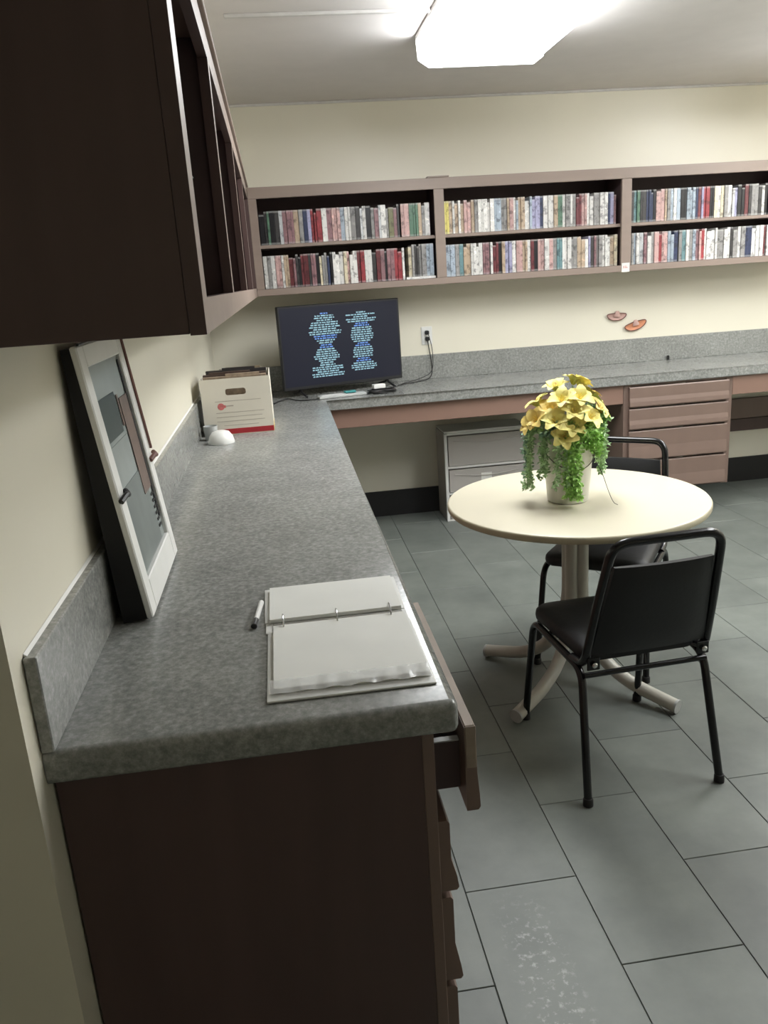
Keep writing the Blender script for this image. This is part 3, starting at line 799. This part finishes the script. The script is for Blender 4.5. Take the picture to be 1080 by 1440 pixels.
tag(obj('black_clip', bm, 'black_plastic', loc=(3.03, YB-.034, Z+.0005), rot=(0, 0, .3)), 'tiny black clip standing against the backsplash at the right', 'clip')

# ------------------------------------------------------------------ wall hats
def hat(loc, tilt, label, m_brim, m_in, r=.066):
    t = thing('wall_hat', label, 'wall decoration', loc, 0, 'clay hats on the back wall', rot=(0, tilt, 0))
    bm = bmesh.new(); n = 28; rings = []
    for sx, sz, y, dz in ((.0, .0, -.006, .004), (.55, .2, -.008, .001), (.9, .30, -.012, 0), (1., .36, -.017, .004), (1., .36, -.010, .006), (.6, .2, -.001, .002)):
        rings.append([bm.verts.new((r*sx*math.cos(2*PI*i/n), y, dz+r*sz*math.sin(2*PI*i/n)+.011*abs(math.cos(2*PI*i/n))**3*sx)) for i in range(n)])
    for a, b_ in zip(rings, rings[1:]):
        for i in range(n):
            try: bm.faces.new((a[i], a[(i+1) % n], b_[(i+1) % n], b_[i]))
            except Exception: pass
    bmesh.ops.remove_doubles(bm, verts=bm.verts, dist=.0001)
    obj('brim', bm, m_in, t, smooth=True)
    bm = bmesh.new(); tube(bm, [(r*1.0*math.cos(2*PI*i/n), -.015, .005+r*.36*math.sin(2*PI*i/n)+.011*abs(math.cos(2*PI*i/n))**3) for i in range(n)], .0032, 6, closed=True)
    obj('brim_edge', bm, m_brim, t, smooth=True)
    bm = bmesh.new(); lathe(bm, [(.023, 0), (.021, .015), (.016, .03), (.008, .037)], n=16)
    for v in bm.verts: v.co.y *= .4
    obj('crown', bm, 'pink_clay', t, smooth=True, loc=(.004, -.013, .006))
hat((2.669, YB, 1.215), 0, 'pinkish grey clay hat on the wall, the level one of the pair', 'brown_clay', 'pink_clay')
hat((2.805, YB, 1.148), math.radians(-14), 'orange clay hat on the wall, the tilted lower one of the pair', 'brown_clay', 'orange_clay', .076)

# ------------------------------------------------------------------ plastic drawer cart
dc = thing('plastic_drawer_cart', 'white-framed clear plastic three-drawer cart under the desk', 'storage cart', (1.408, 3.93, 0))
cw, cdp = .55, .265
bm = bmesh.new()
for x in (0, cw-.02): box(bm, x, x+.02, 0, .02, 0, .585, bev=.002)
for z in (0, .178, .352, .572): box(bm, .02, cw-.02, 0, .02, z, z+.016, bev=.002)
obj('front_frame', bm, 'white', dc)
for x in (0, cw-.006): bxo('side_panel', 'frost', dc, x, x+.006, .0205, cdp, 0.002, .585)
bxo('back_panel', 'frost', dc, .0065, cw-.0065, cdp-.005, cdp, .002, .585)
bxo('top_panel', 'white', dc, 0, cw, .0, cdp, .5885, .60, bev=.002)
for k, (z0, z1) in enumerate(((.02, .172), (.198, .346), (.372, .566))):
    d = bmesh.new()
    box(d, .024, cw-.024, -.006, -.001, z0, z1, bev=.0015)
    box(d, .026, .030, .0, cdp-.03, z0, z1-.02); box(d, cw-.030, cw-.026, 0, cdp-.03, z0, z1-.02)
    box(d, .0305, cw-.0305, 0, cdp-.03, z0, z0+.004)
    dr = obj('drawer', d, 'frost', dc)
    bm = bmesh.new(); tube(bm, smooth_path([(.06, -.010, z1-.03), (cw/2, -.014, z1-.055), (cw-.06, -.010, z1-.03)]), .003, 6); obj('handle', bm, 'frost', dr, smooth=True)
bm = bmesh.new(); box(bm, .235, .305, -.0085, -.0065, .258, .312)
tag(obj('cart_label', bm, 'paper', loc=(1.408, 3.93, 0)), 'blank white sticker on the middle drawer of the plastic cart', 'sticker')

# ------------------------------------------------------------------ file box
fb = thing('file_box', 'white cardboard file box with a handle hole, red stripe at its foot', 'box', (.042, 2.70, ZC), 0)
bw, bd, bh, tkn = .318, .37, .262, .004
bm = bmesh.new()
# front with a cut-out handle
hx0, hx1, hz0, hz1 = .112, .205, .185, .215
box(bm, 0, bw, 0, tkn, 0.0005, hz0); box(bm, 0, bw, 0, tkn, hz1, bh); box(bm, 0, hx0, 0, tkn, hz0, hz1); box(bm, hx1, bw, 0, tkn, hz0, hz1)
for cx, s in ((hx0, 1), (hx1, -1)):
    for cz, q in ((hz0, 1), (hz1, -1)):
        prism(bm, [(cx, cz), (cx+s*.009, cz), (cx+s*.003, cz+q*.003), (cx, cz+q*.009)], .0003, tkn-.0003, 'y')
obj('front_panel', bm, 'card', fb)
bxo('side_panel', 'card', fb, 0, tkn, tkn+.0003, bd, .0005, bh); bxo('side_panel', 'card', fb, bw-tkn, bw, tkn+.0003, bd, .0005, bh)
bxo('back_panel', 'card', fb, tkn+.0003, bw-tkn-.0003, bd-tkn, bd, .0005, bh)
bxo('bottom_panel', 'card', fb, tkn+.0003, bw-tkn-.0003, tkn+.0003, bd-tkn-.0003, .0005, .004)
bxo('red_stripe', 'red', fb, .06, bw-.0005, -.0012, -.0002, .006, .030)
bxo('yellow_stripe', 'yellowprint', fb, bw+.0002, bw+.0012, .002, bd*.5, .006, .034)
bm = bmesh.new(); lathe(bm, [(.016, 0), (.0155, .0006)], n=20); box(bm, -.004, .022, -.006, .006, 0, .0009)
obj('red_emblem', bm, 'redfaint', fb, loc=(.085, -.0003, .135), rot=(PI/2, 0, 0))
bm = bmesh.new()
box(bm, .108, .142, -.001, -.0002, .134, .139)
for z, xa, xb in ((.158, .06, .27), (.105, .06, .28), (.085, .06, .27), (.065, .06, .28), (.045, .09, .25)): box(bm, xa, xb, -.0008, -.0002, z, z+.0022)
obj('printed_lines', bm, 'faint', fb)
# contents: folders and cases standing in the box
cc = [('tan', (150, 132, 112)), ('dark brown', (70, 54, 46)), ('grey', (140, 136, 130)), ('maroon', (92, 58, 54)), ('brown', (110, 90, 78)), ('charcoal', (56, 52, 50)),
      ('cream', (196, 186, 166)), ('mauve', (120, 98, 96)), ('black', (36, 32, 30)), ('khaki', (132, 118, 94))]
rs = random.Random(5); y = .03
for i in range(13):
    nm, c = cc[i % 10]; k = .018+rs.random()*.008
    bm = bmesh.new(); hh = .235+rs.random()*.045
    box(bm, -.145, .145, 0, k-.003, .0, hh-.004, bev=.001); box(bm, -.12+rs.random()*.1, .03+rs.random()*.09, .001, k-.006, hh-.0045, hh+.006, bev=.0005)
    mt = mat('folder_'+nm.replace(' ', '_'), srgb(*c), .7, var=.25, scale=45)
    pos = 'front' if i == 0 else f'{ordi(i)} from the front'
    tag(obj('file_folder', bm, mt, loc=(.042+bw/2, 2.70+y, ZC+.005)), f'{nm} folder standing in the white file box, {pos}', 'folder', 'folders in the white file box')
    y += k+.0016
# ------------------------------------------------------------------ white bowl and cup near the box
bm = bmesh.new(); lathe(bm, [(.055, 0), (.056, .006), (.050, .03), (.036, .050), (.02, .056)], n=36)
for v in bm.verts: v.co.x *= 1.05
tag(obj('upturned_bowl', bm, 'white', loc=(.125, 2.515, Z+.0005), smooth=True), 'white plastic bowl lying upside down in front of the file box', 'bowl')
bm = bmesh.new(); lathe(bm, [(.026, 0), (.027, .003), (.032, .064), (.030, .064), (.025, .004)], n=28)
tag(obj('grey_cup', bm, 'grey', loc=(.075, 2.615, Z+.0005), smooth=True), 'small translucent grey cup standing between the bowl and the file box', 'cup')

# ------------------------------------------------------------------ leaning picture frame
FL = .566; lean = math.atan2(.066, .56)
pfz = thing('picture_frame', 'tall white-framed collage picture leaning on the wall above the counter', 'picture frame', (.090, .51, ZC+.0065), rot=(0, -lean, 0))
PW = .448; fwid = .052
bm = bmesh.new(); prism(bm, [(-.0005, 0), (-.050, 0), (-.018, FL-.002), (-.0005, FL-.002)], .004, PW-.004, 'y'); obj('backing_with_gap_shade', bm, 'black_board', pfz)  # thin black back, thickened to a wedge standing in for the shaded gap
fr = [(0, fwid, 0, FL), (PW-fwid, PW, 0, FL)]
for nm, (ya_, yb_, z0, z1) in (('frame_stile', (0, fwid, 0, FL)), ('frame_stile', (PW-fwid, PW, 0, FL)), ('frame_rail', (fwid+.0004, PW-fwid-.0004, 0, .07)), ('frame_rail', (fwid+.0004, PW-fwid-.0004, FL-.045, FL))):
    bxo(nm, 'white', pfz, 0, .014, ya_, yb_, z0, z1, bev=.003)
bm = bmesh.new(); box(bm, .0002, .004, fwid+.0005, PW-fwid-.0005, .0705, FL-.0455); pic = obj('picture', bm, 'picgrey', pfz)
def patch(m, a, b_, z0, z1, x=.0042): bxo('picture_panel', m, pic, x, x+.0012, a, b_, z0, z1)
patch('teal_dark', fwid+.01, fwid+.20, .36, .45); patch('picgrey2', fwid+.004, PW-fwid-.05, .075, .26)
patch('picbrown', PW-fwid-.11, PW-fwid-.02, .20, .43, .0056); patch('picgrey', fwid+.03, PW-fwid-.12, .27, .35)
patch('black_board', fwid+.002, fwid+.016, .10, .50, .0058); patch('black_board', PW-fwid-.018, PW-fwid-.002, .12, .51, .0058)
patch('picbrown', fwid+.21, PW-fwid-.12, .37, .44, .0056)
for k in range(6): patch('black_board', PW-fwid-.05, PW-fwid-.022, .10+k*.016, .106+k*.016, .0060)
for y, z, mt in ((fwid*.5, .262, 'black_plastic'), (PW-.012, .262, 'brown_clay')):
    bm = bmesh.new(); tube(bm, smooth_path([(.016, y-.03, z-.006), (.026, y-.008, z+.004), (.026, y+.01, z-.003), (.017, y+.026, z+.004)]), .006, 8); obj('clip', bm, mt, pfz, smooth=True)
bm = bmesh.new(); tube(bm, smooth_path([(.0175, .0, FL+.002), (.018, PW*.5, FL+.004), (.0175, PW, FL+.002)]), .003, 6); obj('top_cord', bm, 'black_plastic', pfz)
bm = bmesh.new(); tube(bm, [(.017, PW-.006, FL), (.018, PW-.004, FL*.5), (.017, PW-.003, .28)], .0035, 6); obj('side_cord', bm, 'brown_clay', pfz)

# ------------------------------------------------------------------ binder and pen
bi = thing('ring_binder', 'open white ring binder with plastic sleeves on the near counter', 'binder', (0, 0, ZC+.0006))
def sheet(bm, pts, z0, z1):
    A_ = [bm.verts.new((x, y, z0)) for x, y in pts]; B_ = [bm.verts.new((x, y, z1)) for x, y in pts]; n = len(pts)
    bm.faces.new(A_[::-1]); bm.faces.new(B_)
    for i in range(n): bm.faces.new((A_[i], A_[(i+1) % n], B_[(i+1) % n], B_[i]))
low = [(.340, .098), (.622, .096), (.622, .372), (.340, .372)]
upc = [(.334, .424), (.620, .424), (.624, .612), (.332, .612)]
bm = bmesh.new(); sheet(bm, low, 0, .004); bmesh.ops.bevel(bm, geom=bm.edges[:], offset=.0012, segments=1, affect='EDGES'); obj('front_cover', bm, 'white', bi)
bm = bmesh.new(); sheet(bm, upc, 0, .004); bmesh.ops.bevel(bm, geom=bm.edges[:], offset=.0012, segments=1, affect='EDGES'); obj('back_cover', bm, 'white', bi)
bm = bmesh.new(); box(bm, .336, .620, .3725, .4235, 0, .003, bev=.001); obj('spine', bm, 'white', bi)
bm = bmesh.new(); sheet(bm, [(.352, .122), (.616, .120), (.612, .384), (.352, .384)], .0046, .014); obj('page_stack', bm, 'paper', bi)
bm = bmesh.new(); sheet(bm, [(.344, .420), (.612, .420), (.614, .600), (.344, .600)], .0046, .012); obj('page_stack', bm, 'paper', bi)
bm = bmesh.new()
nx = 40; r0 = []
for j, y in enumerate((.100, .118, .136, .150)):
    r0.append([bm.verts.new((.346+.27*i/nx, y, .0152+(.0018+.0022*math.sin(i*.9+j))*(1-abs(i/nx-.55)*1.3 if j < 3 else .2))) for i in range(nx+1)])
for a, b_ in zip(r0, r0[1:]):
    for i in range(nx): bm.faces.new((a[i], a[i+1], b_[i+1], b_[i]))
obj('sleeve', bm, 'sleeve', bi, smooth=True)
bm = bmesh.new(); box(bm, .35, .612, .385, .412, .0035, .006, bev=.001); obj('ring_plate', bm, 'chrome', bi)
for x in (.372, .478, .585):
    bm = bmesh.new(); pts = [(x, .399+.026*math.cos(a), .0075+.019*math.sin(a)) for a in [PI*q/12 for q in range(13)]]
    tube(bm, pts, .0018, 8); obj('ring', bm, 'chrome', bi, smooth=True)
pe = thing('pen', 'white pen with a black cap lying left of the binder', 'pen', (.3195, .475, ZC+.0062), rot=(0, 0, math.radians(-6)))
bm = bmesh.new(); tube(bm, [(0, -.032, 0), (0, .062, 0), (0, .066, 0)], [.0055, .0055, .003], 12); obj('barrel', bm, 'white', pe, smooth=True)
bm = bmesh.new(); tube(bm, [(0, -.0655, 0), (0, -.0635, 0), (0, -.0325, 0)], [.004, .0062, .0062], 12); obj('cap', bm, 'black_plastic', pe, smooth=True)
